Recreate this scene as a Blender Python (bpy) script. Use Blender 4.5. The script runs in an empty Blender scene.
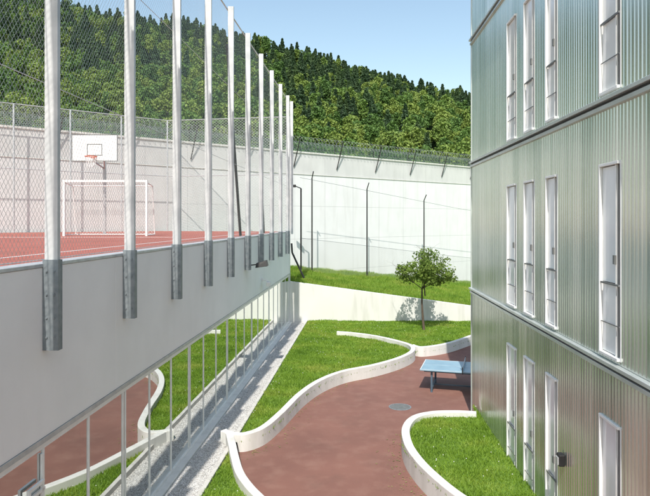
import bpy, math, random
import numpy as np
from mathutils import Vector, Matrix
random.seed(7); rng=np.random.default_rng(7)
S=bpy.context.scene
F=620.0; H=5.6
def P(px,py,d): return Vector(((px-325)*d/F, d, H-(py-221)*d/F))
def G(px,py,z=0.0):
    d=F*(H-z)/(py-221); return ((px-325)*d/F, d)
def LX(d): return -4.20+0.0694*d
def RX(d): return 3.61+0.0355*d
# ---------------------------------------------------------------- materials
class NT:
    def __init__(s,name):
        s.m=bpy.data.materials.new(name); s.m.use_nodes=True; s.t=s.m.node_tree
        s.b=s.t.nodes['Principled BSDF']; s.o=s.t.nodes['Material Output']
        s.g=s.t.nodes.new('ShaderNodeNewGeometry')
    def n(s,k,**kw):
        x=s.t.nodes.new(k)
        for a,v in kw.items(): setattr(x,a,v)
        return x
    def l(s,a,b): s.t.links.new(a,b)
    def pos(s,scale=(1,1,1)):
        v=s.n('ShaderNodeVectorMath',operation='MULTIPLY'); s.l(s.g.outputs['Position'],v.inputs[0]); v.inputs[1].default_value=scale
        return v.outputs[0]
    def noise(s,scale,detail=4,vs=(1,1,1),rough=.55):
        x=s.n('ShaderNodeTexNoise'); x.inputs['Scale'].default_value=scale; x.inputs['Detail'].default_value=detail; x.inputs['Roughness'].default_value=rough
        s.l(s.pos(vs),x.inputs['Vector']); return x.outputs['Fac']
    def ramp(s,fac,stops):
        r=s.n('ShaderNodeValToRGB'); e=r.color_ramp.elements
        while len(e)<len(stops): e.new(.5)
        for el,(p,c) in zip(e,stops): el.position=p; el.color=(*c,1)
        s.l(fac,r.inputs[0]); return r.outputs[0]
    def mix(s,fac,a,b,mode='MIX'):
        x=s.n('ShaderNodeMix',data_type='RGBA',blend_type=mode)
        for v,i in ((fac,0),(a,6),(b,7)):
            if isinstance(v,(int,float)): x.inputs[i].default_value=v
            elif isinstance(v,tuple): x.inputs[i].default_value=(*v,1)
            else: s.l(v,x.inputs[i])
        return x.outputs[2]
    def math(s,op,a,b=0.0,c=None):
        x=s.n('ShaderNodeMath',operation=op)
        for i,v in enumerate((a,b,c)):
            if v is None: continue
            if isinstance(v,(int,float)): x.inputs[i].default_value=v
            else: s.l(v,x.inputs[i])
        return x.outputs[0]
    def bump(s,h,st=.3,dist=.02):
        x=s.n('ShaderNodeBump'); x.inputs['Strength'].default_value=st; x.inputs['Distance'].default_value=dist
        s.l(h,x.inputs['Height']); s.l(x.outputs[0],s.b.inputs['Normal'])
    def col(s,c): s.l(c,s.b.inputs['Base Color'])
    def rough(s,v): s.b.inputs['Roughness'].default_value=v
def simple(name,c1,c2=None,rough=.6,metal=0,scale=3,bump=0):
    t=NT(name); c2=c2 or tuple(x*.85 for x in c1)
    f=t.noise(scale); t.col(t.ramp(f,[(.3,c2),(.7,c1)])); t.rough(rough); t.b.inputs['Metallic'].default_value=metal
    if bump: t.bump(t.noise(scale*12),bump,.01)
    return t.m
def wallmat(name,c,dirt,streak=.5,rough=.8):
    t=NT(name)
    a=t.noise(.9,5); b=t.noise(3.0,5,(1,1,.12)); f=t.noise(30,3)
    base=t.ramp(a,[(.3,tuple(x*.93 for x in c)),(.7,c)])
    st=t.ramp(b,[(.5,(0,0,0)),(.75,(1,1,1))])
    base=t.mix(t.math('MULTIPLY',st,streak),base,dirt)
    base=t.mix(t.math('MULTIPLY',f,.12),base,dirt)
    t.col(base); t.rough(rough); t.bump(f,.15,.01); return t
M={}
M['fascia']=wallmat('white_render',(.95,.945,.93),(.78,.77,.74),.16).m
M['conc']=wallmat('garden_concrete',(.76,.76,.73),(.40,.39,.35),.42).m
M['conc_floor']=simple('concrete_strip',(.64,.63,.60),(.50,.49,.46),.85,0,4,.3)
t=wallmat('perimeter_wall_paint',(.82,.83,.84),(.56,.55,.53),.28)
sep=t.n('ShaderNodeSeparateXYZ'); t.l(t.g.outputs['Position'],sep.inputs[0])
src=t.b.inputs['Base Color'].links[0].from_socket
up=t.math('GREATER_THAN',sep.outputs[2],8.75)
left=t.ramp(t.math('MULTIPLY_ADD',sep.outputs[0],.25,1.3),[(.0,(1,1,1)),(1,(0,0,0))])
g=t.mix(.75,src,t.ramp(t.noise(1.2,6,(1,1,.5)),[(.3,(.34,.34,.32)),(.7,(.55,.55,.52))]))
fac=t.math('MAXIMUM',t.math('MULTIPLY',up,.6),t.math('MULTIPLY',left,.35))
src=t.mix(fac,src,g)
br=t.n('ShaderNodeTexBrick',offset=0.0)
br.inputs['Scale'].default_value=1; br.inputs['Brick Width'].default_value=2.6; br.inputs['Row Height'].default_value=2.2
br.inputs['Mortar Size'].default_value=.012; br.inputs['Mortar Smooth'].default_value=.3
cx=t.n('ShaderNodeCombineXYZ'); t.l(t.math('MULTIPLY',sep.outputs[0],1.293),cx.inputs[0]); t.l(sep.outputs[2],cx.inputs[1]); t.l(cx.outputs[0],br.inputs['Vector'])
t.col(t.mix(t.math('MULTIPLY',br.outputs['Fac'],.6),src,(.28,.29,.30))); M['pwall']=t.m
def redmat(name,c1,c2):
    t=NT(name)
    a=t.noise(.55,6); b=t.noise(60,2); c=t.noise(2.2,6); d=t.noise(.8,7,(1,1,1),.7)
    x=t.ramp(a,[(.3,c2),(.7,c1)])
    x=t.mix(t.math('MULTIPLY',b,.35),x,(.13,.065,.052))
    x=t.mix(t.ramp(c,[(.48,(0,0,0)),(.75,(.35,.35,.35))]),x,(.31,.19,.15))
    x=t.mix(t.ramp(d,[(.5,(0,0,0)),(.7,(.35,.35,.35))]),x,(.12,.07,.055))
    t.col(x); t.rough(.8); t.bump(b,.35,.01); return t.m
M['red']=redmat('red_tartan',(.27,.128,.098),(.205,.097,.076))
M['court']=redmat('court_surface',(.48,.13,.092),(.40,.11,.08))
t=NT('grass_ground'); a=t.noise(.7,6); b=t.noise(25,4)
x=t.ramp(a,[(.3,(.10,.19,.02)),(.55,(.15,.27,.03)),(.75,(.23,.31,.05))]); x=t.mix(t.math('MULTIPLY',b,.45),x,(.07,.12,.018))
t.col(x); t.rough(.9); t.bump(b,.7,.04); M['grassg']=t.m
t=NT('grass_blades'); a=t.noise(.7,6); b=t.noise(9,4)
x=t.ramp(a,[(.3,(.17,.31,.03)),(.5,(.25,.40,.04)),(.72,(.38,.45,.08))]); x=t.mix(t.ramp(b,[(.45,(0,0,0)),(.7,(.5,.5,.5))]),x,(.11,.20,.022))
t.col(x); t.rough(.6)
tr=t.n('ShaderNodeBsdfTranslucent'); t.l(x,tr.inputs[0]); mx=t.n('ShaderNodeMixShader'); mx.inputs[0].default_value=.4
t.l(t.b.outputs[0],mx.inputs[1]); t.l(tr.outputs[0],mx.inputs[2]); t.l(mx.outputs[0],t.o.inputs[0]); M['blades']=t.m
t=NT('gravel'); v=t.n('ShaderNodeTexVoronoi'); v.inputs['Scale'].default_value=34; t.l(t.pos(),v.inputs['Vector'])
sp=t.n('ShaderNodeSeparateColor'); t.l(v.outputs['Color'],sp.inputs[0])
x=t.ramp(sp.outputs[0],[(0,(.52,.51,.50)),(.6,(.68,.67,.65)),(1,(.82,.81,.79))]); x=t.mix(t.ramp(v.outputs['Distance'],[(.4,(0,0,0)),(.8,(.8,.8,.8))]),x,(.28,.28,.27))
t.col(x); t.rough(.9); t.bump(v.outputs['Distance'],.5,.02); M['gravel']=t.m
M['galv']=simple('galvanised_steel',(.62,.64,.65),(.46,.48,.50),.45,.35,6)
M['razor']=simple('razor_wire_steel',(.30,.33,.32),(.22,.25,.24),.5,.3,6)
M['bracket']=simple('bracket_steel',(.27,.30,.32),(.17,.20,.22),.5,.2,9)
M['dmetal']=simple('window_hardware',(.20,.21,.21),(.14,.15,.15),.5,.2,9)
M['post']=simple('post_paint',(.66,.67,.67),(.46,.48,.49),.5,.0,2.5)
M['dark']=simple('dark_metal',(.03,.03,.032),(.02,.02,.02),.5,.2,5)
M['white']=simple('white_paint',(.84,.84,.83),(.76,.76,.75),.45,0,3)
M['leaf']=simple('frosted_pane',(.93,.94,.93),(.84,.85,.84),.12,0,1.5)
M['frame']=simple('window_frame_paint',(.90,.90,.88),(.78,.78,.76),.4,0,4)
M['interior']=simple('interior_plaster',(.22,.21,.20),(.16,.15,.15),.9,0,1)
M['infloor']=simple('interior_floor',(.10,.08,.07),(.07,.06,.05),.6,0,1)
M['band']=simple('band_metal',(.68,.72,.71),(.52,.56,.55),.3,.4,2)
M['tabletop']=simple('table_top_blue',(.28,.44,.54),(.22,.36,.46),.4,0,3)
M['tframe']=simple('table_frame',(.10,.16,.22),(.08,.12,.16),.5,.2,3)
M['orange']=simple('rim_orange',(.65,.12,.04),None,.5)
M['roof']=simple('roof_gravel',(.3,.3,.29),(.2,.2,.19),.9,0,4)
M['bark']=simple('bark',(.12,.09,.065),(.07,.05,.035),.9,0,8,.5)
M['litter']=simple('dry_leaf',(.34,.26,.12),(.14,.16,.05),.8,0,5)
def glass(name,add,tint):
    t=NT(name); fr=t.n('ShaderNodeFresnel'); fr.inputs[0].default_value=1.5
    f=t.math('ADD',fr.outputs[0],add); gl=t.n('ShaderNodeBsdfGlossy'); gl.inputs['Roughness'].default_value=.0; gl.inputs['Color'].default_value=(.90,.93,.92,1)
    bn=t.n('ShaderNodeBump'); bn.inputs['Strength'].default_value=.06; bn.inputs['Distance'].default_value=.02; t.l(t.noise(.8,1),bn.inputs['Height']); t.l(bn.outputs[0],gl.inputs['Normal'])
    tp=t.n('ShaderNodeBsdfTransparent'); tp.inputs[0].default_value=(*tint,1)
    mx=t.n('ShaderNodeMixShader'); t.l(f,mx.inputs[0]); t.l(tp.outputs[0],mx.inputs[1]); t.l(gl.outputs[0],mx.inputs[2]); t.l(mx.outputs[0],t.o.inputs[0]); return t.m
M['glass']=glass('window_glass',.60,(.4,.46,.43))
t=NT('silver_green_profiled_cladding')
sep=t.n('ShaderNodeSeparateXYZ'); t.l(t.g.outputs['Position'],sep.inputs[0])
pn=t.math('FLOOR',t.math('MULTIPLY',sep.outputs[1],2.0)); lv=t.math('FLOOR',t.math('MULTIPLY',t.math('SUBTRACT',sep.outputs[2],-.02),1/3.6))
wn=t.n('ShaderNodeTexWhiteNoise',noise_dimensions='2D'); cc=t.n('ShaderNodeCombineXYZ'); t.l(pn,cc.inputs[0]); t.l(lv,cc.inputs[1]); t.l(cc.outputs[0],wn.inputs['Vector'])
fine=t.noise(1,4,(1,9,.12)); big=t.noise(.5,4,(1,1,.6))
f=t.math('ADD',t.math('MULTIPLY',wn.outputs['Value'],.22),t.math('ADD',t.math('MULTIPLY',fine,.65),t.math('MULTIPLY',big,.38)))
x=t.ramp(f,[(.32,(.36,.42,.37)),(.55,(.60,.66,.59)),(.85,(.90,.91,.85))])
t.col(x); t.rough(.22); t.b.inputs['Metallic'].default_value=.8
rr=t.math('MULTIPLY_ADD',fine,.25,.10); t.l(rr,t.b.inputs['Roughness'])
t.bump(t.noise(1,2,(1,2.2,.5)),.12,.03)
M['clad']=t.m
def chain(name,dirv,p,w,c,horizontal=False):
    t=NT(name); dp=t.n('ShaderNodeVectorMath',operation='DOT_PRODUCT'); t.l(t.g.outputs['Position'],dp.inputs[0]); dp.inputs[1].default_value=dirv
    sep=t.n('ShaderNodeSeparateXYZ'); t.l(t.g.outputs['Position'],sep.inputs[0])
    u=dp.outputs['Value']; v=t.math('MULTIPLY',sep.outputs[2],.8)
    if horizontal: a,b=u,sep.outputs[2]
    else: a,b=t.math('ADD',u,v),t.math('SUBTRACT',u,v)
    fs=[]
    for q in (a,b):
        fr=t.math('FRACT',t.math('DIVIDE',q,p)); fs.append(t.math('LESS_THAN',t.math('ABSOLUTE',t.math('SUBTRACT',fr,.5)),w/p))
    al=t.math('MAXIMUM',fs[0],fs[1])
    t.rough(.5); t.b.inputs['Metallic'].default_value=.2; t.b.inputs['Base Color'].default_value=(*c,1)
    tp=t.n('ShaderNodeBsdfTransparent'); mx=t.n('ShaderNodeMixShader'); t.l(al,mx.inputs[0]); t.l(tp.outputs[0],mx.inputs[1]); t.l(t.b.outputs[0],mx.inputs[2]); t.l(mx.outputs[0],t.o.inputs[0]); return t.m
M['chainL']=chain('chain_link',(0,1,0),.085,.0038,(.60,.62,.61))
WD=Vector((1,.82,0)).normalized()
M['chainB']=chain('chain_link_far',tuple(WD),.12,.005,(.46,.48,.46))
M['chainT']=chain('wall_top_mesh',tuple(WD),.10,.011,(.16,.25,.20),True)
M['net']=chain('goal_net',(1,.1,0),.12,.005,(.75,.75,.75))
def leafmat(name,stops,trans=.3,w=.7):
    t=NT(name); oi=t.n('ShaderNodeObjectInfo'); f=t.noise(.6,2)
    h=t.math('ADD',t.math('MULTIPLY',oi.outputs['Random'],w),t.math('MULTIPLY',f,1-w))
    x=t.ramp(h,stops); t.col(x); t.rough(.7)
    if trans:
        tr=t.n('ShaderNodeBsdfTranslucent'); t.l(x,tr.inputs[0]); mx=t.n('ShaderNodeMixShader'); mx.inputs[0].default_value=trans
        t.l(t.b.outputs[0],mx.inputs[1]); t.l(tr.outputs[0],mx.inputs[2]); t.l(mx.outputs[0],t.o.inputs[0])
    return t.m
M['conif']=leafmat('conifer_needles',[(.1,(.026,.060,.025)),(.5,(.042,.088,.031)),(.9,(.07,.12,.037))],0)
M['decid']=leafmat('deciduous_leaves',[(.1,(.06,.13,.026)),(.4,(.105,.195,.034)),(.7,(.20,.27,.048)),(.95,(.085,.155,.03))],0)
M['gleaf']=leafmat('garden_tree_leaves',[(.1,(.10,.19,.03)),(.9,(.22,.30,.05))],.35,0)
# ---------------------------------------------------------------- mesh builder
class MB:
    def __init__(s): s.v=[]; s.f=[]
    def poly(s,pts):
        n=len(s.v); s.v+= [tuple(p) for p in pts]; s.f.append(tuple(range(n,n+len(pts))))
    def box8(s,c):
        n=len(s.v); s.v+=[tuple(p) for p in c]
        for q in ((3,2,1,0),(4,5,6,7),(0,1,5,4),(1,2,6,5),(2,3,7,6),(3,0,4,7)): s.f.append(tuple(n+i for i in q))
    def box(s,x0,x1,y0,y1,z0,z1):
        s.box8([(x0,y0,z0),(x1,y0,z0),(x1,y1,z0),(x0,y1,z0),(x0,y0,z1),(x1,y0,z1),(x1,y1,z1),(x0,y1,z1)])
    def L(s,d0,d1,o0,o1,z0,z1):
        a,b=(o0,o1)
        s.box8([(LX(d0)+a,d0,z0),(LX(d0)+b,d0,z0),(LX(d1)+b,d1,z0),(LX(d1)+a,d1,z0),(LX(d0)+a,d0,z1),(LX(d0)+b,d0,z1),(LX(d1)+b,d1,z1),(LX(d1)+a,d1,z1)])
    def R(s,d0,d1,o0,o1,z0,z1):
        a,b=(-o1,-o0)
        s.box8([(RX(d0)+a,d0,z0),(RX(d0)+b,d0,z0),(RX(d1)+b,d1,z0),(RX(d1)+a,d1,z0),(RX(d0)+a,d0,z1),(RX(d0)+b,d0,z1),(RX(d1)+b,d1,z1),(RX(d1)+a,d1,z1)])
    def cyl(s,p0,p1,r0,r1=None,n=8,cap=True):
        r1=r0 if r1 is None else r1; p0=Vector(p0); p1=Vector(p1); ax=(p1-p0).normalized()
        u=ax.orthogonal().normalized(); w=ax.cross(u); k=len(s.v)
        for p,r in ((p0,r0),(p1,r1)):
            for i in range(n):
                a=2*math.pi*i/n; s.v.append(tuple(p+u*(r*math.cos(a))+w*(r*math.sin(a))))
        for i in range(n): j=(i+1)%n; s.f.append((k+i,k+j,k+n+j,k+n+i))
        if cap: s.f.append(tuple(k+i for i in range(n))[::-1]); s.f.append(tuple(k+n+i for i in range(n)))
    def tube(s,pts,r,n=6):
        for a,b in zip(pts[:-1],pts[1:]): s.cyl(a,b,r,r,n)
    def done(s,name,mat,parent=None,bevel=0,smooth=False):
        me=bpy.data.meshes.new(name); me.from_pydata(s.v,[],s.f); me.update()
        o=bpy.data.objects.new(name,me); S.collection.objects.link(o); me.materials.append(M[mat] if isinstance(mat,str) else mat)
        if parent: o.parent=parent
        if bevel:
            b=o.modifiers.new('b','BEVEL'); b.width=bevel; b.segments=2; b.limit_method='ANGLE'
        if smooth:
            for p in me.polygons: p.use_smooth=True
        return o
def E(name):
    o=bpy.data.objects.new(name,None); S.collection.objects.link(o); return o
def npmesh(name,V,Fc,mat,parent=None):
    me=bpy.data.meshes.new(name); nv=len(V); nf,k=Fc.shape
    me.vertices.add(nv); me.vertices.foreach_set('co',V.astype(np.float32).ravel())
    me.loops.add(nf*k); me.loops.foreach_set('vertex_index',Fc.astype(np.int32).ravel())
    me.polygons.add(nf); me.polygons.foreach_set('loop_start',np.arange(0,nf*k,k,dtype=np.int32))
    me.update(calc_edges=True); me.validate()
    o=bpy.data.objects.new(name,me); S.collection.objects.link(o); me.materials.append(M[mat])
    if parent: o.parent=parent
    return o
def smooth(pts,n=8,closed=False):
    out=[]; N=len(pts)
    for i in range(N-1):
        p0=pts[max(i-1,0)];p1=pts[i];p2=pts[i+1];p3=pts[min(i+2,N-1)]
        for k in range(n):
            t=k/n; out.append(tuple(.5*((2*p1[j])+(-p0[j]+p2[j])*t+(2*p0[j]-5*p1[j]+4*p2[j]-p3[j])*t*t+(-p0[j]+3*p1[j]-3*p2[j]+p3[j])*t**3) for j in range(2)))
    out.append(tuple(pts[-1])); return out
def wall(name,pts,th,z0,z1,mat='conc',side=1):
    A=[Vector(p) for p in pts]; B=[]
    for i,p in enumerate(A):
        tn=(A[min(i+1,len(A)-1)]-A[max(i-1,0)]).normalized(); B.append(p+Vector((-tn.y,tn.x))*th*side)
    m=MB(); zf=z1 if callable(z1) else (lambda x,y:z1)
    for a,b in zip(A,B):
        za=zf(a.x,a.y); m.v+=[(a.x,a.y,z0),(a.x,a.y,za),(b.x,b.y,za),(b.x,b.y,z0)]
    for i in range(len(A)-1):
        k=4*i
        for q in range(3): m.f.append((k+q,k+q+1,k+q+5,k+q+4) )
    m.f.append((0,1,2,3)); k=4*(len(A)-1); m.f.append((k+3,k+2,k+1,k))
    o=m.done(name,mat,None); bm=o.modifiers.new('b','BEVEL'); bm.width=.012; bm.segments=2; bm.limit_method='ANGLE'; bm.angle_limit=math.radians(50)
    return o,[tuple(b) for b in B]
# ---------------------------------------------------------------- ground
m=MB(); m.poly([(-3000,-3000,-.7),(3000,-3000,-.7),(3000,4000,-.7),(-3000,4000,-.7)]); m.done('ground','grassg')
m=MB(); m.poly([(-4.6,-12,0),(40,-12,0),(40,34,0),(-1.5,34,0),(LX(30),30,0)]); m.done('yard_path','red')
HW=.42
lw=[(221,431),(232,434),(247,434),(266,427),(284,412),(303,393),(322,380),(345,371),(375,365),(400,358),(414,351),(413,345),(398,340),(375,335),(352,332),(338,331)]
lw=smooth([G(a,b,HW) for a,b in lw],8)
o,lawn_in=wall('garden_wall',lw,.18,-.05,HW,side=1)
tw=smooth([G(a,b,.40) for a,b in [(411,345),(420,347),(434,346),(450,343),(466,338),(480,333)]],6)
o,_=wall('garden_wall',tw,.18,-.05,.40,side=1)
bw=[(233,432),(236,443),(239,456),(244,471),(254,485),(269,500),(290,525),(300,560)]
bw=smooth([G(a,b,HW) for a,b in bw],8)
o,_=wall('garden_wall',bw,.18,-.05,HW-.004,side=-1)
rw=[(476,411),(455,410),(430,411),(411,416),(402,427),(404,443),(415,460),(432,477),(453,494),(485,515),(520,545)]
rw=smooth([G(a,b,HW+.05) for a,b in rw],8)
o,_=wall('planter_wall',rw,.20,-.05,HW+.05,side=1)
def K(d,o=.98): return (LX(d)+o,d)
lawns=[]
lawns.append(([K(lw[0][1]-.05)]+lw[:]+[(G(338,327,.2)[0],33.42),K(33.42)],.24))
lawns.append(([(G(338,327,.2)[0],33.42)]+lw[::-1][:38]+tw[::1]+[(tw[-1][0]+1,33.42)],.20))
lawns.append(([K(bw[0][1]+.02)]+bw+[K(bw[-1][1])],.236))
lawns.append((rw+[(RX(rw[-1][1])+.1,rw[-1][1]),(RX(12),12),(RX(17.85),17.85)],.34))
def inpoly(x,y,poly):
    r=np.zeros(len(x),bool); n=len(poly)
    for i in range(n):
        x0,y0=poly[i]; x1,y1=poly[(i+1)%n]
        if y0==y1: continue
        c=((y0>y)!=(y1>y))&(x<(x1-x0)*(y-y0)/(y1-y0)+x0); r^=c
    return r
def blades(x,y,z,h0,h1,w):
    n=len(x); a=rng.uniform(0,2*math.pi,n); h=rng.uniform(h0,h1,n)*(.6+.8*(np.sin(x*3.1+y*2.3)*np.sin(x*1.7-y*3.7)*.5+.5)); ln=rng.normal(0,.45,(n,2))*h[:,None]
    dx=np.cos(a)*w; dy=np.sin(a)*w
    V=np.stack([np.stack([x-dx,y-dy,z],1),np.stack([x+dx,y+dy,z],1),np.stack([x+ln[:,0],y+ln[:,1],z+h],1)],1).reshape(-1,3)
    return V
allV=[]; fl_=[]; lawnroot=E('lawn')
for i,(pl,z) in enumerate(lawns):
    m=MB(); m.poly([(a,b,z) for a,b in pl]); m.done('turf_%d'%i,'grassg',lawnroot)
    xs=[p[0] for p in pl]; ys=[p[1] for p in pl]; A=(max(xs)-min(xs))*(max(ys)-min(ys))
    n=int(A*1500); x=rng.uniform(min(xs),max(xs),n); y=rng.uniform(min(ys),max(ys),n); k=inpoly(x,y,pl); x=x[k]; y=y[k]
    keep=rng.random(len(x))<np.clip(18/y,.35,1); x=x[keep]; y=y[keep]
    allV.append(blades(x,y,np.full(len(x),z-.005),.035,.09,.007+.0004*y))
    k=rng.random(len(x))<.0015; fl_.append(np.stack([x[k],y[k],np.full(k.sum(),z+.08)],1))
def zn(x): return max(.35,2.25-.135*(x+1.9)) if x>-1.9 else 2.25
def zf(x): return max(.3,2.5-.15*(x+2.3)) if x>-2.3 else 2.5
def WY(x): return 41+.82*(x+2.3)
m=MB(); X=np.linspace(-9,36,60); R=14
for x in X:
    for r in range(R):
        t=r/(R-1); y=33.6+(WY(x)-33.6)*t; m.v.append((x,y,zn(x)*(1-t)+zf(x)*t+.12*math.sin(x*.9+t*5)*t*(1-t)*2))
for i in range(len(X)-1):
    for r in range(R-1): k=i*R+r; m.f.append((k,k+R,k+R+1,k+1))
m.done('embankment_grass','grassg',lawnroot,smooth=True)
n=150000; x=rng.uniform(-2.5,14,n); t=rng.random(n); wy=41+.82*(x+2.3); y=33.6+(wy-33.6)*t
z1=np.maximum(.35,2.25-.135*(x+1.9)); z2=np.maximum(.3,2.5-.15*(x+2.3)); z=z1*(1-t)+z2*t+.12*np.sin(x*.9+t*5)*t*(1-t)*2
allV.append(blades(x,y,z-.01,.08,.26,.02))
V=np.concatenate(allV); npmesh('grass_blades',V,np.arange(len(V)).reshape(-1,3),'blades',lawnroot)
o,_=wall('retaining_wall',[(x,33.4) for x in np.linspace(-1.95,36,40)],.25,-.1,lambda x,y:zn(x)+.10,side=1)
m=MB(); m.L(-6,33.35,.16,.86,-.1,.16); m.done('gravel_strip','gravel')
m=MB()
for i in range(40):
    d0=-6+i*.985
    if d0+.975<33.4: m.L(d0,d0+.975,.863,.96,-.1,.275)
m.done('lawn_kerb','conc_floor',None,.008)
pb=[];pf=[];k=0
tet=np.array([(1,0,0),(-1,0,0),(0,1,0),(0,-1,0),(0,0,1),(0,0,-1)])*.5
fc=np.array([(0,2,4),(2,1,4),(1,3,4),(3,0,4),(2,0,5),(1,2,5),(3,1,5),(0,3,5)])
for i in range(9000):
    d=rng.uniform(7,33); s=rng.uniform(.015,.035); q=tet*s*np.array([1.3,1,.7]); a=rng.uniform(0,6.28); c,sn=math.cos(a),math.sin(a)
    q=q@np.array([[c,-sn,0],[sn,c,0],[0,0,1]]); pb.append(q+np.array([LX(d)+rng.uniform(.18,.85),d,.165])); pf.append(fc+6*i)
npmesh('gravel_pebbles',np.concatenate(pb),np.concatenate(pf),'gravel')
FL=np.concatenate(fl_); pb=[];pf=[]
for i,p in enumerate(FL): pb.append(tet*.026+p); pf.append(fc+6*i)
npmesh('clover_flowers',np.concatenate(pb),np.concatenate(pf),'white',lawnroot)
# leaf litter gathered along the foot of the low walls
LV=[]
for line,sg in ((lw,-1),(rw,-1)):
    for i in range(260):
        k=rng.integers(0,len(line)-1); p=Vector(line[k]); q=Vector(line[k+1]); tn=(q-p).normalized(); o=abs(rng.normal(0,.22))+.03
        c=p.lerp(q,rng.random())+Vector((-tn.y,tn.x))*o*sg
        a=rng.uniform(0,6.28); s=rng.uniform(.012,.03)
        LV+= [(c.x+s*math.cos(a+j*1.57),c.y+s*(1 if j%2 else .5)*math.sin(a+j*1.57),.006+.01*rng.random()) for j in range(4)]
npmesh('fallen_leaves',np.array(LV),np.arange(len(LV)).reshape(-1,4),'litter')
m=MB(); c=G(400,407)
m.cyl((c[0],c[1],0),(c[0],c[1],.012),.34,.34,32); dc=E('drain_cover'); m.done('ring','bracket',dc)
m=MB()
for i in range(-4,5):
    w=math.sqrt(.3**2-(i*.065)**2); m.box(c[0]-w,c[0]+w,c[1]+i*.065-.014,c[1]+i*.065+.014,.012,.02)
m.done('grate_bars','dmetal',dc)
# ---------------------------------------------------------------- left building
lb=E('gymnasium_building')
D1=33.5
m=MB(); d=-6.0+.6
while d<D1-.1:
    e=min(d+5.24,D1); m.L(d+.004,e-.004,-.25,0,2.8,5.0); d=e
m.done('fascia_panels','fascia',lb,.006)
m=MB(); m.L(-5.4,D1-.02,-.30,-.26,2.82,4.98); m.done('fascia_backing','dark',lb)
m=MB(); m.L(-5.4,D1+.02,-.26,.012,5.004,5.05); m.done('coping','galv',lb,.005)
m=MB(); m.L(-5.4,D1,-.30,.012,2.73,2.795); m.done('soffit_trim','galv',lb)
m=MB(); C=(-9.3,34.9)
top=[(LX(-5.4)-.262,-5.4),(LX(D1)-.262,D1),C,(-25,22.2),(-25,-5.4)]
m.poly([(a,b,5.035) for a,b in top]); ct=m.done('court_floor','court',lb)
m=MB(); m.poly([(a,b,4.6) for a,b in top][::-1]); m.done('roof_slab','roof',lb)
m=MB(); m.box8([(LX(D1)-.3,D1-.25,0),(LX(D1),D1-.25,0),(LX(D1),D1-.003,0),(LX(D1)-.3,D1-.003,0)]+[(LX(D1)-.3,D1-.25,2.7),(LX(D1),D1-.25,2.7),(LX(D1),D1-.003,2.7),(LX(D1)-.3,D1-.003,2.7)])
m.poly([(LX(D1)-.3,D1,0),C+(0,),C+(4.9,),(LX(D1)-.3,D1,4.9)]); m.done('end_wall','fascia',lb)
m=MB(); m.L(-5.4,D1-.26,-.12,.15,-.1,.20); m.done('sill','conc',lb,.01)
m2=MB(); m2.poly([(LX(-5.4)-.025,-5.4,.2),(LX(D1-.3)-.025,D1-.3,.2),(LX(D1-.3)-.025,D1-.3,2.72),(LX(-5.4)-.025,-5.4,2.72)]); m2.done('glazing','glass',lb)
m=MB(); i=0; d=8.05-1.31*10
while d<D1-.5:
    if d>-5.3:
        m.L(d-.022,d+.022,-.07,-.010,.262,2.65)
        if i%3==0: m.L(d+.10,d+.13,-.07,-.012,.262,2.65)
    d+=1.31; i+=1
m.L(-5.4,D1-.3,-.07,-.006,.203,.26); m.L(-5.4,D1-.3,-.07,-.006,2.655,2.722)
m.done('mullions','frame',lb)
m=MB(); m.L(6.85,8.05,-.02,.012,2.12,2.16); m.L(6.85,6.9,-.02,.012,.3,2.6); m.L(7.98,8.02,-.02,.012,.3,2.6); m.L(7.86,7.89,.012,.07,1.1,1.3)
m.L(7.6,7.96,.012,.05,2.25,2.29); m.L(7.6,7.64,.012,.05,1.9,2.25)
m.done('door_frame','frame',lb)
m=MB(); m.poly([(LX(-5)-.15,-5,.06),(LX(33)-.15,33,.06),(LX(33)-9,33,.06),(LX(-5)-9,-5,.06)]); m.done('interior_floor','infloor',lb)
m=MB(); m.poly([(LX(-5)-6,-5,.06),(LX(33)-6,33,.06),(LX(33)-6,33,2.9),(LX(-5)-6,-5,2.9)])
m.poly([(LX(-5)-.31,-5,2.85),(LX(33)-.31,33,2.85),(LX(33)-9,33,2.85),(LX(-5)-9,-5,2.85)])
for d in np.arange(-2,33,5.24): m.L(d,d+.3,-2.6,-2.3,.06,2.84)
m.done('interior_walls','interior',lb)
cf=E('court_fence'); mp=MB(); mb=MB(); posts=[8.05+2.62*k for k in range(-5,10)]+[33.2]
for d in posts:
    if d<33:
        mb.L(d-.055,d-.045,.003,.205,3.93,5.10); mb.L(d+.045,d+.055,.003,.205,3.93,5.10); mb.L(d-.0449,d+.0449,.192,.204,3.93,5.10)
        for z in (4.1,4.35,4.65,4.95):
            for o in (.05,.15): mb.cyl((LX(d)+o,d-.055,z),(LX(d)+o,d-.07,z),.014,n=6)
    mp.L(d-.040,d-.030,.022,.188,4.9,12.0); mp.L(d-.030,d+.034,.022,.032,4.9,12.0); mp.L(d-.030,d+.034,.178,.188,4.9,12.0)
mp.done('posts','post',cf); mb.done('brackets','bracket',cf)
m=MB(); a,b=posts[0],posts[-1]
m.poly([(LX(a)-.02,a,5.08),(LX(b)-.02,b,5.08),(LX(b)-.02,b,11.95),(LX(a)-.02,a,11.95)]); m.done('chain_link','chainL',cf)
m=MB()
for z in (5.1,7.4,9.7,11.95): m.cyl((LX(a)-.02,a,z),(LX(b)-.02,b,z),.006 if z!=11.95 else .022,n=6)
m.done('rails','galv',cf)
m=MB(); m.cyl((LX(18.9)-.1,18.9,11.0),(LX(20.9)-.1,20.9,5.1),.045); m.cyl((LX(24.5)-.1,24.5,9.4),(LX(25.6)-.1,25.6,5.1),.04); m.done('braces','dark',cf)
back=E('court_back_fence'); mp=MB(); m=MB()
bp=[Vector((-25+i*2.62*WD.x,21.6+i*2.62*WD.y,0)) for i in range(9)]+[Vector((LX(33.3),33.3,0))]
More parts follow.
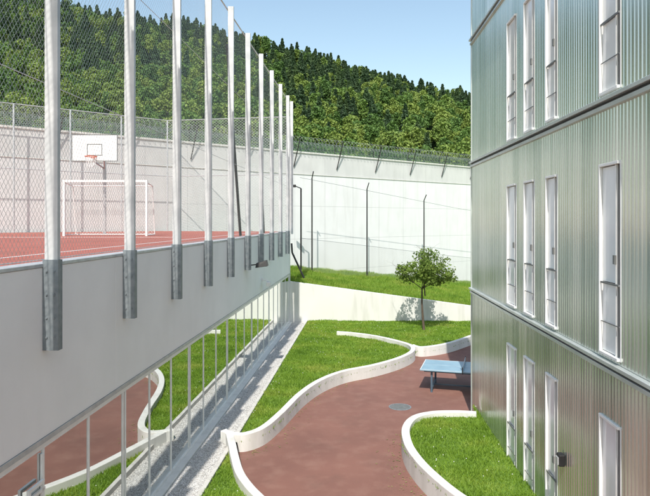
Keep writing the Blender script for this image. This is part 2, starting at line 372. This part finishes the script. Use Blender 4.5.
bp=[p-Vector((0,.3,0)) if i<9 else p for i,p in enumerate(bp)]
for p in bp: mp.cyl((p.x,p.y,5.0),(p.x,p.y,11.2),.045); 
for p,q in zip(bp[:-1],bp[1:]):
    m.poly([(p.x,p.y,5.05),(q.x,q.y,5.05),(q.x,q.y,11.2),(p.x,p.y,11.2)])
    for z in (8.1,11.2): mp.cyl((p.x,p.y,z),(q.x,q.y,z),.022,n=6)
mp.done('poles','galv',back); m.done('chain_link','chainB',back)
bh=E('basketball_hoop'); bx=-9.03; by=24.3; z0=5.04
m=MB(); m.box(bx-.9,bx+.9,by,by+.04,z0+2.9,z0+3.95); m.done('backboard','white',bh,.01)
m=MB()
for (x0,x1,zz0,zz1) in ((-.9,.9,2.9,2.93),(-.9,.9,3.92,3.95),(-.9,-.87,2.93,3.92),(.87,.9,2.93,3.92),(-.3,.3,3.12,3.15),(-.3,.3,3.55,3.58),(-.3,-.27,3.15,3.55),(.27,.3,3.15,3.55)):
    m.box(bx+x0,bx+x1,by-.004,by-.001,z0+zz0,z0+zz1)
m.done('markings','dmetal',bh)
m=MB(); c=[(bx+.225*math.cos(a),by-.38+.225*math.sin(a),z0+3.05) for a in np.linspace(0,2*math.pi,25)]; m.tube(c,.016); m.box(bx-.08,bx+.08,by-.16,by-.005,z0+3.0,z0+3.06); m.done('rim','orange',bh)
m=MB()
for i in range(12):
    for sgn in (1,-1):
        p=[(bx+r*math.cos(a),by-.38+r*math.sin(a),z0+z) for r,z,a in ((.22,3.04,i*.5236),(.17,2.85,(i+.5*sgn)*.5236),(.12,2.62,(i+sgn)*.5236))]; m.tube(p,.006,4)
m.done('net','white',bh)
m=MB(); m.cyl((bx,by+1.1,z0),(bx,by+1.1,z0+3.3),.07); 
for s in (-.35,.35): m.cyl((bx,by+1.1,z0+3.25),(bx+s,by+.045,z0+3.6),.03); m.cyl((bx,by+1.1,z0+2.7),(bx+s,by+.045,z0+3.1),.03)
m.done('stand','galv',bh)
fg=E('football_goal'); m=MB(); gx0,gx1,gy=-9.68,-6.62,23.0
for x in (gx0,gx1):
    m.box(x-.04,x+.04,gy-.04,gy+.04,z0,z0+2.0); m.cyl((x,gy,z0+2.0),(x,gy+.8,z0+1.9),.02); m.cyl((x,gy+.8,z0+1.9),(x,gy+1.1,z0+.02),.02); m.cyl((x,gy,z0+.04),(x,gy+1.1,z0+.04),.02)
m.box(gx0-.04,gx1+.04,gy-.041,gy+.041,z0+2.001,z0+2.08); m.cyl((gx0,gy+1.1,z0+.04),(gx1,gy+1.1,z0+.04),.02); m.cyl((gx0,gy+.8,z0+1.9),(gx1,gy+.8,z0+1.9),.02)
m.done('frame','white',fg)
m=MB(); m.poly([(gx0,gy+1.1,z0+.03),(gx1,gy+1.1,z0+.03),(gx1,gy+.8,z0+1.9),(gx0,gy+.8,z0+1.9)]); m.poly([(gx0,gy+.8,z0+1.9),(gx1,gy+.8,z0+1.9),(gx1,gy,z0+2.0),(gx0,gy,z0+2.0)]); m.done('net','net',fg)
m=MB(); m.box(-16,-5.2,21.5,21.58,5.0,5.039); m.L(3,31,-1.4,-1.33,5.0,5.039); m.done('court_line','white')
fl=E('floodlight'); d=21.6; x=LX(d)
m=MB(); m.box(x,x+.03,d-.08,d+.08,3.95,4.15); m.cyl((x+.03,d,4.05),(x+.6,d,4.12),.02); m.done('arm','dark',fl)
m=MB(); m.box8([(x+.3,d-.25,3.98),(x+.72,d-.25,4.04),(x+.72,d+.2,4.04),(x+.3,d+.2,3.98),(x+.32,d-.2,4.14),(x+.68,d-.2,4.24),(x+.68,d+.15,4.24),(x+.32,d+.15,4.14)]); m.done('housing','dark',fl,.01)
cam2=E('security_camera'); d=24.5; x=LX(d)
m=MB(); m.box(x,x+.05,d-.06,d+.06,3.2,3.35); m.cyl((x+.05,d,3.28),(x+.28,d,3.22),.02); m.done('bracket','white',cam2)
m=MB(); m.box(x+.2,x+.36,d-.3,d+.1,3.05,3.2); m.done('body','white',cam2,.01)
dr=E('downpipe'); m=MB(); m.tube([(LX(D1)+.08,33.25,4.4),(LX(D1)+.12,33.2,3.9),(LX(D1)+.75,33.2,2.55)],.05,8); m.done('pipe','dark',dr)
# ---------------------------------------------------------------- perimeter wall
pw=E('perimeter_wall'); m=MB()
A=Vector((-34,WY(-34),0)); B=Vector((40,WY(40),0)); nr=Vector((-WD.y,WD.x,0))
def wbox(mb,x0,x1,o0,o1,z0,z1):
    p=Vector((x0,WY(x0),0)); q=Vector((x1,WY(x1),0)); a=p+nr*o0; b=q+nr*o0; c=q+nr*o1; e=p+nr*o1
    mb.box8([(v.x,v.y,z) for z in (z0,z1) for v in (a,b,c,e)])
wbox(m,-34,40,0,.35,-.6,10.15); m.done('wall','pwall',pw)
m=MB(); wbox(m,-34,40,-.06,.41,10.153,10.26); wbox(m,-34,40,-.04,-.002,8.72,8.77); m.done('coping','conc',pw)
m=MB(); mt=MB(); x=-34
while x<40:
    p=Vector((x,WY(x),10.2))+nr*.17; m.cyl(p,p+Vector((0,0,.7)),.03); m.cyl(p+Vector((0,0,.7)),p+Vector((0,0,1.05))-nr*.35,.03)
    p=Vector((x,WY(x),9.2))-nr*.05; m.cyl(p,p+Vector((.25,0,1.9))-nr*.3,.035); x+=2.9
for z in (.3,.7): 
    p=Vector((-34,WY(-34),10.2+z))+nr*.17; q=Vector((40,WY(40),10.2+z))+nr*.17; m.cyl(p,q,.012,n=5)
m.done('wire_posts','dark',pw)
p=A+nr*.17; q=B+nr*.17; mt.poly([(p.x,p.y,10.25),(q.x,q.y,10.25),(q.x,q.y,10.95),(p.x,p.y,10.95)]); mt.done('mesh','chainT',pw)
for row,(oz,oo) in enumerate(((10.62,-.12),(10.98,-.05))):
    cu=bpy.data.curves.new('razor_wire','CURVE'); cu.dimensions='3D'; cu.bevel_depth=.011; cu.bevel_resolution=0
    sp=cu.splines.new('POLY'); n=74*int(1.29*3.2)*10; L=74*1.293; sp.points.add(n)
    for i in range(n+1):
        s=i/n; a=i/10*2*math.pi+row; p=A+WD*(L*s)+nr*(oo+.27*math.cos(a)); sp.points[i].co=(p.x,p.y,oz+.27*math.sin(a),1)
    o=bpy.data.objects.new('razor_wire',cu); S.collection.objects.link(o); cu.materials.append(M['razor']); o.parent=pw
sf=E('security_fence'); mp=MB(); m=MB(); mw=MB(); pts=[]
for px in (300,312,340,367,395,424,452,480,508):
    k=(px-325)/F
    y=(41+.82*2.3-2.6)/(1-.82*k); x=k*y; pts.append((x,y))
def zb(x,y):
    t=max(0,min(1,(y-33.6)/(WY(x)-33.6))); return zn(x)*(1-t)+zf(x)*t
for i,(x,y) in enumerate(pts):
    if i%2==1:
        z=zb(x,y); mp.cyl((x,y,z-.1),(x,y,z+6.1),.05,.04); mp.cyl((x,y,z+6.1),(x+.1,y-.45,z+6.5),.035)
for (x,y),(x2,y2) in zip(pts[:-1],pts[1:]):
    z,z2=zb(x,y),zb(x2,y2); m.poly([(x,y,z),(x2,y2,z2),(x2,y2,z2+2.2),(x,y,z+2.2)])
    for h in (2.2,6.0): mw.cyl((x,y,z+h),(x2,y2,z2+h),.011,n=5)
mp.done('poles','dark',sf); m.done('chain_link','chainB',sf); mw.done('wires','bracket',sf)
wl=E('wall_lamp'); p=P(301,190,38.5); z=zb(p.x,38.5)
m=MB(); m.cyl((p.x,p.y,z),(p.x,p.y,p.z+.1),.05); m.cyl((p.x,p.y,p.z+.1),(p.x-.4,p.y-.2,p.z+.25),.03); m.done('post','dark',wl)
m=MB(); m.box(p.x-.75,p.x-.3,p.y-.35,p.y-.1,p.z+.15,p.z+.32); m.done('head','dark',wl,.03)
# ---------------------------------------------------------------- right building
rb=E('cell_block_building'); D2=17.9; TOP=12.15; Z=[-.02,3.6,7.22,10.75,TOP]
wins=[(13.9,13.17),(12.57,11.90),(11.19,10.60),(8.81,8.14),(5.6,4.9),(4.2,3.5),(2.8,2.1)]
wins=[(b,a) for a,b in wins]
wz=[(.12,2.88),(3.74,6.40),(7.36,10.02)]
m=MB(); prof=[(0,0),(.035,0),(.045,.009),(.09,.009),(.1,0)]
def ribs(d0,d1,z0,z1):
    n=max(1,round((d1-d0)/.1)); s=(d1-d0)/n; st=[]
    for i in range(n):
        for a,o in prof[:-1]: st.append((d0+i*s+a*s/.1,o))
    st.append((d1,0)); k=len(m.v)
    for d,o in st: m.v+=[(RX(d)-o,d,z0),(RX(d)-o,d,z1)]
    for i in range(len(st)-1): m.f.append((k+2*i,k+2*i+1,k+2*i+3,k+2*i+2))
ws=sorted(wins)
for lv in range(4):
    zb0,zb1=Z[lv]+.09*(lv>0),Z[lv+1]-.0
    if lv==3: ribs(-6,D2,zb0,zb1); continue
    d=-6
    for a,b in ws:
        ribs(d,a,zb0,zb1); ribs(a,b,wz[lv][1],zb1)
        if wz[lv][0]>zb0+.02: ribs(a,b,zb0,wz[lv][0])
        d=b
    ribs(d,D2,zb0,zb1)
m.done('cladding','clad',rb)
m=MB(); 
m.poly([(RX(D2),D2,0),(RX(D2)+12,D2,0),(RX(D2)+12,D2,TOP),(RX(D2),D2,TOP)]); m.poly([(RX(-6),-6,0),(RX(-6)+12,-6,0),(RX(-6)+12,-6,TOP),(RX(-6),-6,TOP)]); m.poly([(RX(-6)+12,-6,0),(RX(D2)+12,D2,0),(RX(D2)+12,D2,TOP),(RX(-6)+12,-6,TOP)])
m.poly([(RX(-6),-6,TOP-.05),(RX(D2),D2,TOP-.05),(RX(D2)+12,D2,TOP-.05),(RX(-6)+12,-6,TOP-.05)]); m.done('end_walls','clad',rb)
m=MB(); md=MB()
for z in Z[1:4]:
    m.R(-6,D2+.04,-.02,.09,z+.03,z+.085); md.R(-6,D2+.02,-.02,.022,z-.012,z+.028); m.R(-6,D2+.04,-.02,.06,z-.075,z-.015)
m.R(-6,D2+.06,-.3,.08,TOP+.003,TOP+.06); m.R(D2-.002,D2+.05,-.05,.03,0,TOP)
m.done('bands','band',rb,.006); md.done('band_gaps','dark',rb)
mf=MB(); mpn=MB(); mg=MB(); md=MB(); mr=MB()
for lv,(z0,z1) in enumerate(wz):
    for a,b in ws:
        t=.04
        md.R(a,b,-.16,-.10,z0,z1)
        mf.R(a,a+t,-.09,.014,z0,z1); mf.R(b-t,b,-.09,.04,z0,z1); mf.R(a+t,b-t,-.09,.04,z1-t,z1); mf.R(a+t,b-t,-.09,.05,z0,z0+t)
        sp=a+.15
        md.R(a+t,sp,-.095,-.02,z0+t,z1-t)
        mf.R(sp,sp+.035,-.09,.012,z0+t,z1-t)
        mpn.R(sp+.045,b-t-.012,-.05,-.006,z0+1.02,z1-t-.012); mpn.R(sp+.045,b-t-.012,-.05,-.006,z0+t+.012,z0+.99)
        mr.R(a+t,b-t,.012,.030,z0+.99,z0+1.015); mr.R(a+t,b-t,.012,.022,z0+.45,z0+.462)
        mr.R(sp-.005,sp+.045,.012,.04,z0+1.28,z0+1.40)
mf.done('window_frames','frame',rb,.004); mpn.done('window_leaves','leaf',rb); md.done('window_gaps','dark',rb); mr.done('window_bars','dmetal',rb)
m=MB(); m.R(-6,D2,.03,.10,-.1,.09) ; m.done('plinth','conc',rb)
wlg=E('wall_lantern'); m=MB(); m.R(10.55-.35,10.55-.2,.015,.12,1.55,1.75); m.done('housing','dark',wlg,.02)
m=MB(); m.R(10.55-.33,10.55-.22,.121,.14,1.58,1.70); m.done('lens','galv',wlg)
# ---------------------------------------------------------------- ping-pong table
tt=E('table_tennis_table')
m=MB(); m.box(-1.37,1.37,-.7625,.7625,.72,.76); a=m.done('top','tabletop',tt,.006)
m=MB()
for (x0,x1,y0,y1) in ((-1.36,1.36,-.755,-.735),(-1.36,1.36,.735,.755),(-1.36,-1.34,-.735,.735),(1.34,1.36,-.735,.735),(-1.34,1.34,-.0015,.0015)): m.box(x0,x1,y0,y1,.7615,.763)
m.done('lines','white',tt)
m=MB()
for x in (-1.0,1.0):
    for y in (-.6,.6): m.box(x-.03,x+.03,y-.03,y+.03,0,.66)
    m.box(x-.03,x+.03,-.57,.57,.1,.15)
m.box(-1.25,1.25,-.63,-.58,.66,.72); m.box(-1.25,1.25,.58,.63,.66,.72); m.box(-.97,.97,-.02,.02,.1,.14); m.box(-1.25,-1.2,-.58,.58,.66,.719); m.box(1.2,1.25,-.58,.58,.66,.719)
m.done('legs','tframe',tt)
m=MB(); m.box(-.008,.008,-.84,.84,.765,.9125); m.done('net','galv',tt)
m=MB(); m.cyl((0,-.84,.70),(0,-.84,.93),.015); m.cyl((0,.84,.70),(0,.84,.93),.015); m.done('net_posts','dark',tt)
tt.location=(4.62,20.6,0); tt.rotation_euler=(0,0,math.radians(-16))
# ---------------------------------------------------------------- trees
def leaves(C,s,q=None):
    n=len(C); a=rng.normal(size=(n,3)); a/=np.linalg.norm(a,axis=1)[:,None]; b=rng.normal(size=(n,3)); b-=a*(a*b).sum(1)[:,None]; b/=np.linalg.norm(b,axis=1)[:,None]
    s=(s*rng.uniform(.6,1.3,n))[:,None]
    return np.stack([C-a*s,C-b*s*.6,C+a*s,C+b*s*.6],1).reshape(-1,3)
gt=E('garden_tree'); gy=30.6; gx=(424-325)*gy/F
m=MB(); tips=[]
def branch(p,dirv,l,r,depth):
    q=p
    for i in range(3):
        nd=(dirv+Vector(rng.normal(0,.12,3))).normalized(); q2=q+nd*(l/3); r2=r*.82; m.cyl(q,q2,r,r2,7,False); q=q2; r=r2; dirv=nd
        if depth<3 and (depth>0 or i==2):
            for k in range(2 if depth else 6):
                side=Vector(rng.normal(0,1,3)); side.z=abs(side.z)*.4+.1; branch(q,(dirv*.35+side.normalized()).normalized(),l*(.55 if depth else .70)*rng.uniform(.75,1.15),r*.55,depth+1)
        if depth>=2: tips.append(tuple(q))
branch(Vector((gx,gy,.15)),Vector((.05,0,1)),2.1,.07,0)
branch(Vector((gx+.05,gy,1.9)),Vector((.05,0,1)).normalized(),1.8,.035,1)
m.done('trunk_and_limbs','bark',gt,smooth=True)
T=np.array(tips); T=T[rng.permutation(len(T))[:int(len(T)*.45)]]; C=np.repeat(T,20,axis=0)+rng.normal(0,.10,(len(T)*20,3))
c0=np.array([gx+.1,gy,2.8]); dd=((C-c0)/np.array([1.55,1.5,1.5])); C=C[(dd**2).sum(1)<1]
if len(C)>5500: C=C[rng.permutation(len(C))[:5500]]
V=leaves(C,.065); npmesh('leaves',V,np.arange(len(V)).reshape(-1,4),'gleaf',gt)
def conifer(w,irr):
    H0=15
    n=1400; h=rng.random(n)**.85; z=1.2+h*(H0-1.2); a=rng.uniform(0,6.283,n); R0=(1-h)**.7*w*(.72+.2*np.sin(z*3.1)+irr*np.sin(a*2+z))+.25; r=R0*np.sqrt(rng.uniform(.25,1,n))
    C=np.stack([r*np.cos(a),r*np.sin(a),z-r*.25],1); return leaves(C,.5)
def decid(Hd):
    nb=15; cs=[]; 
    for i in range(nb):
        v=rng.normal(size=3); v/=np.linalg.norm(v); v*=rng.uniform(.35,1)
        cs.append((v[0]*3.2,v[1]*3.2,Hd*.62+v[2]*Hd*.30,rng.uniform(1.0,1.9)))
    L=[]
    for cx,cy,cz,r in cs:
        n=95; v=rng.normal(size=(n,3)); v/=np.linalg.norm(v,axis=1)[:,None]; v*=r*rng.uniform(.7,1.05,n)[:,None]; L.append(v+np.array([cx,cy,cz]))
    return leaves(np.concatenate(L),.48)
forest=E('forest')
ys=[(-900,-30),(-400,-30),(0,-8),(100,6),(200,23),(250,38),(300,50),(350,63),(400,77),(470,93),(600,112),(1100,135)]
def ridge(px): return np.interp(px,[a for a,b in ys],[b for a,b in ys])
D0,DR=170.,480.
def hz(x,y):
    d=y; px=325+F*x/d; t=np.clip((d-D0)/(DR-D0),0,1.3); zr=(H+(221-(ridge(px)+17))*DR/F)
    zz=zr*np.where(t<=1,t**.92,1-(t-1)*.8); return zz+4*np.sin(x*.03)*np.sin(d*.021)*np.clip(t*3,0,1)-.5
m=MB(); PX=np.linspace(-500,1000,90); DD=np.linspace(150,560,50)
for px in PX:
    for d in DD:
        x=(px-325)*d/F; m.v.append((x,d,float(hz(x,d))))
for i in range(len(PX)-1):
    for j in range(len(DD)-1): k=i*len(DD)+j; m.f.append((k,k+len(DD),k+len(DD)+1,k+1))
m.done('hill',simple('forest_floor',(.05,.08,.025),(.03,.05,.02),.95,0,.1),None,smooth=True)
N=13000; px=rng.uniform(-330,850,N); d=np.sqrt(rng.uniform(160**2,500**2,N)); x=(px-325)*d/F
cell={}; sel=[]
for i in range(N):
    k=(int(x[i]//5.6),int(d[i]//5.6))
    if k in cell: continue
    cell[k]=1; sel.append(i)
x=x[sel]; d=d[sel]; px=px[sel]; z=hz(x,d); tt_=(d-D0)/(DR-D0)
nz=np.sin(x*.045+1)+np.sin(d*.05+x*.02)+rng.normal(0,.7,len(x))
isdec=(tt_+.18*nz)<(.54+.08*np.sin(px*.02))
isdec|=rng.random(len(x))<.28
def inst(name,sel,V,mat,smin,smax):
    x_,d_,z_=x[sel],d[sel],z[sel]; n=len(x_); vs=np.zeros((n,4,3)); a=rng.uniform(0,6.283,n); s=rng.triangular(smin,(smin+smax)/2,smax,n)/2
    for k in range(4):
        an=a+k*math.pi/2+math.pi/4; vs[:,k,0]=x_+np.cos(an)*s*1.414; vs[:,k,1]=d_+np.sin(an)*s*1.414; vs[:,k,2]=z_
    par=npmesh(name,vs.reshape(-1,3),np.arange(4*n).reshape(-1,4),mat,forest)
    par.instance_type='FACES'; par.use_instance_faces_scale=True; par.show_instancer_for_render=False
    ch=npmesh(name+'_crown',V,np.arange(len(V)).reshape(-1,4),mat); ch.parent=par
idx=np.arange(len(x)); r=rng.integers(0,3,len(x))
for k in range(3):
    inst('conifers_%d'%k,idx[(~isdec)&(r==k)],conifer([3.0,3.6,4.2][k],[.08,.15,.25][k]),'conif',.5,1.35)
    inst('broadleaf_trees_%d'%k,idx[isdec&(r==k)],decid([12,14,10.5][k]),'decid',.65,1.35)
print('trees',len(x))
# ---------------------------------------------------------------- light
al=math.radians(-6.5); el=math.radians(50)
sv=Vector((math.sin(al)*math.cos(el),-math.cos(al)*math.cos(el),math.sin(el)))
ld=bpy.data.lights.new('sun','SUN'); ld.energy=5.0; ld.angle=math.radians(.5); ld.color=(1,.945,.86)
lo=bpy.data.objects.new('sun',ld); S.collection.objects.link(lo); lo.rotation_euler=sv.to_track_quat('Z','Y').to_euler()
w=bpy.data.worlds.new('World'); S.world=w; w.use_nodes=True; nt=w.node_tree; bg=nt.nodes['Background']
sk=nt.nodes.new('ShaderNodeTexSky'); sk.sky_type='NISHITA'; sk.sun_disc=False; sk.sun_elevation=el; sk.sun_rotation=math.atan2(sv.x,sv.y); sk.dust_density=1.2; sk.air_density=1.3; sk.ozone_density=1.0
tint=nt.nodes.new('ShaderNodeMix'); tint.data_type='RGBA'; tint.blend_type='MULTIPLY'; tint.inputs[0].default_value=1; tint.inputs[7].default_value=(1.36,1.34,1.25,1)
nt.links.new(sk.outputs[0],tint.inputs[6]); nt.links.new(tint.outputs[2],bg.inputs[0]); bg.inputs[1].default_value=.15
cd=bpy.data.cameras.new('camera'); co=bpy.data.objects.new('camera',cd); S.collection.objects.link(co); S.camera=co
cd.sensor_width=36; cd.lens=36*F/650; cd.shift_y=-27/650; cd.clip_end=6000; cd.clip_start=.05
co.location=(0,0,H); co.rotation_euler=(math.pi/2,0,0)
S.view_settings.view_transform='Standard'; S.view_settings.look='None'; S.view_settings.exposure=0
